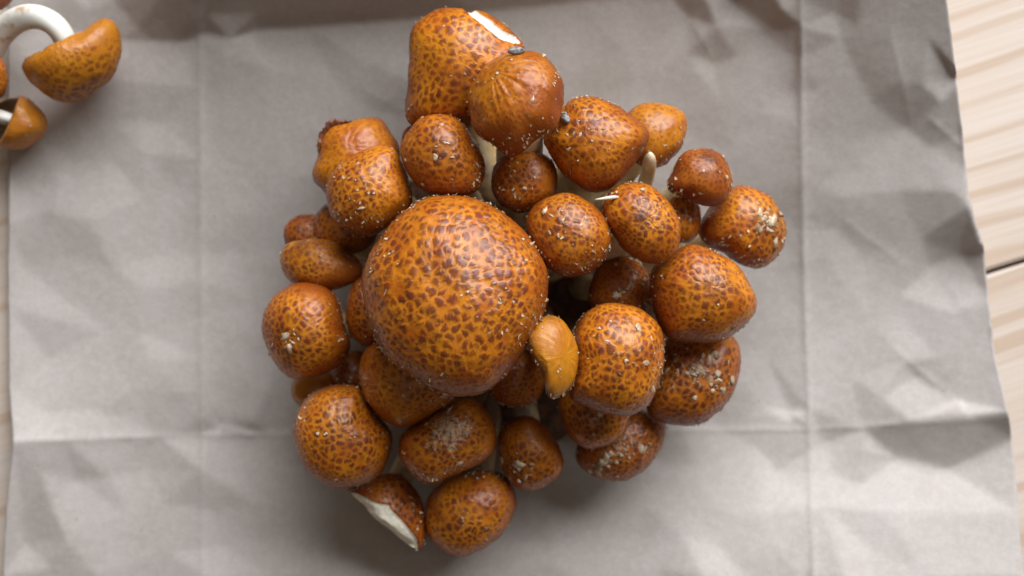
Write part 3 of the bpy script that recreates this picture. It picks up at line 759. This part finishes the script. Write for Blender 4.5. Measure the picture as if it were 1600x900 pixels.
for idx, (key, poly, zc, apex, mat, opt, nfl, nch, rs, meta) in enumerate(SPEC):
    r = np.random.default_rng(500 + idx)
    mush = empty("mushroom", (0, 0, 0), cluster)
    mush.location = -Vector(cluster.location)
    if "label" in meta: mush["label"] = meta["label"]
    if key == "c16":
        opt["flesh"] = None
    info = build_cap(key, poly, zc, apex, mush, mat, seed=idx + 1, **opt)
    build_flakes(info, mush, int(nfl * 1.7), nch, r, size=1.0 if key != "great" else 1.15, chunk_r=.55, chunk_at=CHUNKS.get(key), chunk_size=1.35 if key in CHUNKS else 1.0)
    # stem from the shared base up into the cap
    c, ax, R = info["ctr"], info["ax"], info["R"]
    d = c - BASE; dl = np.hypot(d[0], d[1]) + 1e-6
    b0 = np.array([BASE[0] + d[0] / dl * min(.022, dl * .4) + r.normal() * .003, BASE[1] + d[1] / dl * min(.022, dl * .4) + r.normal() * .003, .0015])
    end = c + ax * R * .05
    path = bez(b0, b0 + np.array([d[0] * .12, d[1] * .12, zc * .5]), end - ax * R * .45 - np.array([0, 0, R * .95]), end, 26)
    path[:, 2] = np.maximum(path[:, 2], rs + .0008 + np.linspace(-rs * .0, 0, 26))
    build_tube("stem", path, np.linspace(rs * 1.05, rs * .92, 26), M_STEM, mush, r, pale=.62 if info['cy'] > 540 and key != 'c24' else 1.0)  # lower stems browned further: shade of the gaps put into their colour
    if key == "c31":      # ragged torn rim
        V, F = [], []
        ctl = np.array([(496,240),(499,224),(504,212),(512,202),(520,196),(530,193),(540,191),(550,189)], float)
        tt = np.linspace(0, 7, 30); pts = np.column_stack([np.interp(tt, range(8), ctl[:, 0]), np.interp(tt, range(8), ctl[:, 1])])
        for q, (x, y) in enumerate(pts):
            k_ = np.argmin(np.hypot(info["px"] - x, info["py"] - y) - 900 * info["v"][:, 2])
            p = info["v"][k_]; n = info["N"][k_]; out = np.array([n[0], n[1], .25]); out /= np.linalg.norm(out)
            env = math.sin(q / 29 * math.pi) ** .5
            wd = (.0010 + .0009 * r.random() + .0009 * math.exp(-((x - 519) / 6) ** 2)) * env
            V += [p - out * .0016 + [0, 0, .0001], p - out * .0002 + [0, 0, .0008 * env], p + out * wd * .7 + [0, 0, .0016 * env + r.uniform(0, .0004)], p + out * wd * 1.15 + [0, 0, .0006]]
            if q:
                s0 = len(V) - 8
                F += [(s0 + j_, s0 + j_ + 1, s0 + 5 + j_, s0 + 4 + j_) for j_ in range(3)]
        link_mesh("torn_rim", np.array(V), F, M_TORN, mush)

# knotted brown base the stems grow from
rb = np.random.default_rng(77); sb1, sb2 = Sines(rb, 10), Sines(rb, 10)
TB, AB = np.meshgrid(np.linspace(.02, math.pi / 2, 40), np.linspace(0, 2 * math.pi, 120, endpoint=False), indexing='ij')
db = np.stack([np.sin(TB) * np.cos(AB), np.sin(TB) * np.sin(AB), np.cos(TB)], -1).reshape(-1, 3)
kb = 1 + .14 * sb1(db, 5.0) + .07 * sb2(db, 14.0)
vb = db * kb[:, None] * np.array([.058, .054, .023]) + np.array([BASE[0], BASE[1] - .002, .0012])
link_mesh("stem_base", vb - np.array(cluster.location), grid_faces(40, 120, True), simple("base_tissue", C(.15, .06, .022), C(.05, .02, .01), 260, .7, .8, .001), cluster)

# bare cut stem standing between two caps
mush = empty("mushroom", -Vector(cluster.location), cluster)
mush["label"] = "thin bare stem without a cap"
path = bez(P(985, 320, .012), P(1005, 300, .030), P(1013, 285, .05), P(1016, 240, .068), 22)
build_tube("stem", path, round_radii(22, .0030, .0024, 3), M_STEM, mush, np.random.default_rng(90), m=14)

# ------------------------------------------------------------------ loose mushrooms at the paper's upper left corner
def loose(key, label, poly, zc, up, mat, stem_pts, stem_r, seed, stem_mat, **opt):
    p = np.array(poly); cxy = P(p[:, 0].mean(), p[:, 1].mean(), 0)
    rise = paper_z(max(40, p[:, 0].mean()), max(0, p[:, 1].mean())); zc = zc + rise
    stem_pts = [(a_, b_, c_ + rise) for a_, b_, c_ in stem_pts]
    root = empty("mushroom", (cxy[0], cxy[1], 0))
    tag(root, label, "mushroom", "loose mushrooms at the paper's corner")
    holder = root
    info = build_cap(key, poly, zc, (p[:, 0].mean(), p[:, 1].mean()), root, mat, seed=seed, up=up, **opt)
    zmin = info["v"][:, 2].min()
    r = np.random.default_rng(seed)
    objs = [info["obj"], build_flakes(info, root, 16, 0, r)]
    pts = [P(*q) for q in stem_pts]
    path = bez(*pts, 30)
    objs.append(build_tube("stem", path, np.linspace(stem_r * 1.12, stem_r * .86, 30), stem_mat, root, r, rough=.2))
    for o in objs: o.location = -Vector(root.location)
    return info, root
inf_a, root_a = loose("loose_a", "golden capped mushroom lying on its side, white stem hooked over",
      [(35,107),(39,90),(58,81),(87,66),(115,53),(144,37),(159,27),(179,37),(189,61),(189,90),(176,121),(150,144),(115,160),(87,157),(61,141),(43,124)],
      .0185, (.50, -.80, .16), M_CAP_LOOSE, [(-24,118,.008), (-2,8,.022), (80,0,.030), (103,68,.022)], .0046, 71, M_STEM_W, tall=.80, spots=.9, tone=.1, cavity=False, spotdens=.8)
inf_b, root_b = loose("loose_b", "small mushroom whose open cup-like cap shows its dark inside",
      [(-12,175),(0,160),(22,152),(43,153),(63,170),(74,190),(69,211),(49,228),(26,234),(0,230),(-12,215)],
      .0125, (.80, -.34, -.38), M_CAP_LOOSE, [(-60,165,.012), (-40,170,.015), (-10,178,.016), (24,190,.0135)], .0027, 72, M_STEM_W, tall=.9, spots=.5, cavity=True)
inf_c, root_c = loose("loose_c", "orange mushroom half hidden beyond the paper's left edge, beside hooked white stem",
      E(-70,78,14,164), .020, (.45, -.2, .85), N_, [(-70,180,.004), (-60,150,.008), (-45,125,.012), (-28,121,.018)], .0035, 73, M_STEM_W)
inf_d, root_d = loose("loose_d", "dark russet mushroom above the hooked white stem, mostly cut off",
      E(-60,-60,26,18), .017, (.3, .2, .9), B_, [(-70,60,.004), (-50,30,.008), (-30,0,.010), (-18,-18,.016)], .0035, 74, M_STEM_W)

# ------------------------------------------------------------------ crumbs and a splinter
def surf(px, py):
    best = None
    for k_, i in CAPS.items():
        d = np.hypot(i["px"] - px, i["py"] - py)
        m = d < 4
        if m.any():
            j = np.where(m)[0][i["v"][m, 2].argmax()]
            if best is None or i["v"][j, 2] > best[0][2]: best = (i["v"][j], i["N"][j])
    return best
def crumb(px, py, a, b, rot, seed, label, lift=0.0):
    p, n = surf(px, py)
    s = (H - p[2]) / FPX
    r = np.random.default_rng(seed); sn_ = Sines(r, 9)
    th, az = np.meshgrid(np.linspace(.05, math.pi - .05, 14), np.linspace(0, 2 * math.pi, 24, endpoint=False), indexing='ij')
    d = np.stack([np.sin(th) * np.cos(az), np.sin(th) * np.sin(az), np.cos(th)], -1).reshape(-1, 3)
    q = d * (1 + .20 * sn_(d, 3.0) + .10 * sn_(d, 8.0))[:, None] * np.array([a * s, b * s, b * s * .8])
    c, t = math.cos(rot), math.sin(rot)
    q = np.stack([q[:, 0] * c - q[:, 1] * t, q[:, 0] * t + q[:, 1] * c, q[:, 2]], -1)
    o = link_mesh("soil_crumb", q, grid_faces(14, 24, True)[:, ::-1], M_CRUMB)
    o.location = Vector(p + n * min(a, b) * s * .55 + np.array([0, 0, lift]))
    tag(o, label, "crumb")
crumb(806, 80, 13, 6.5, .05, 61, "flat grey crumb lying where the split and the wrinkled caps meet", .0012)
crumb(882, 186, 6.5, 10, .25, 62, "small round grey crumb wedged beside the wrinkled cap")
pa = surf(960, 305)[0]
pa = pa + np.array([0, 0, .0006]); pb = pa + np.array([-.0072, -.0008, .0010])
path = np.linspace(pa + (pa - pb) * .12, pb, 10)
sp_r = np.interp(np.linspace(0, 1, 10), [0, .2, .6, 1], [.0004, .0007, .0006, .00012])
sl = build_tube("wood_splinter", path - path.mean(0), sp_r, M_SPLINT, None, np.random.default_rng(8), m=8, rough=.15)
sl.location = Vector(path.mean(0))
tag(sl, "tiny pale wood splinter sticking out from a cap's rim", "splinter")
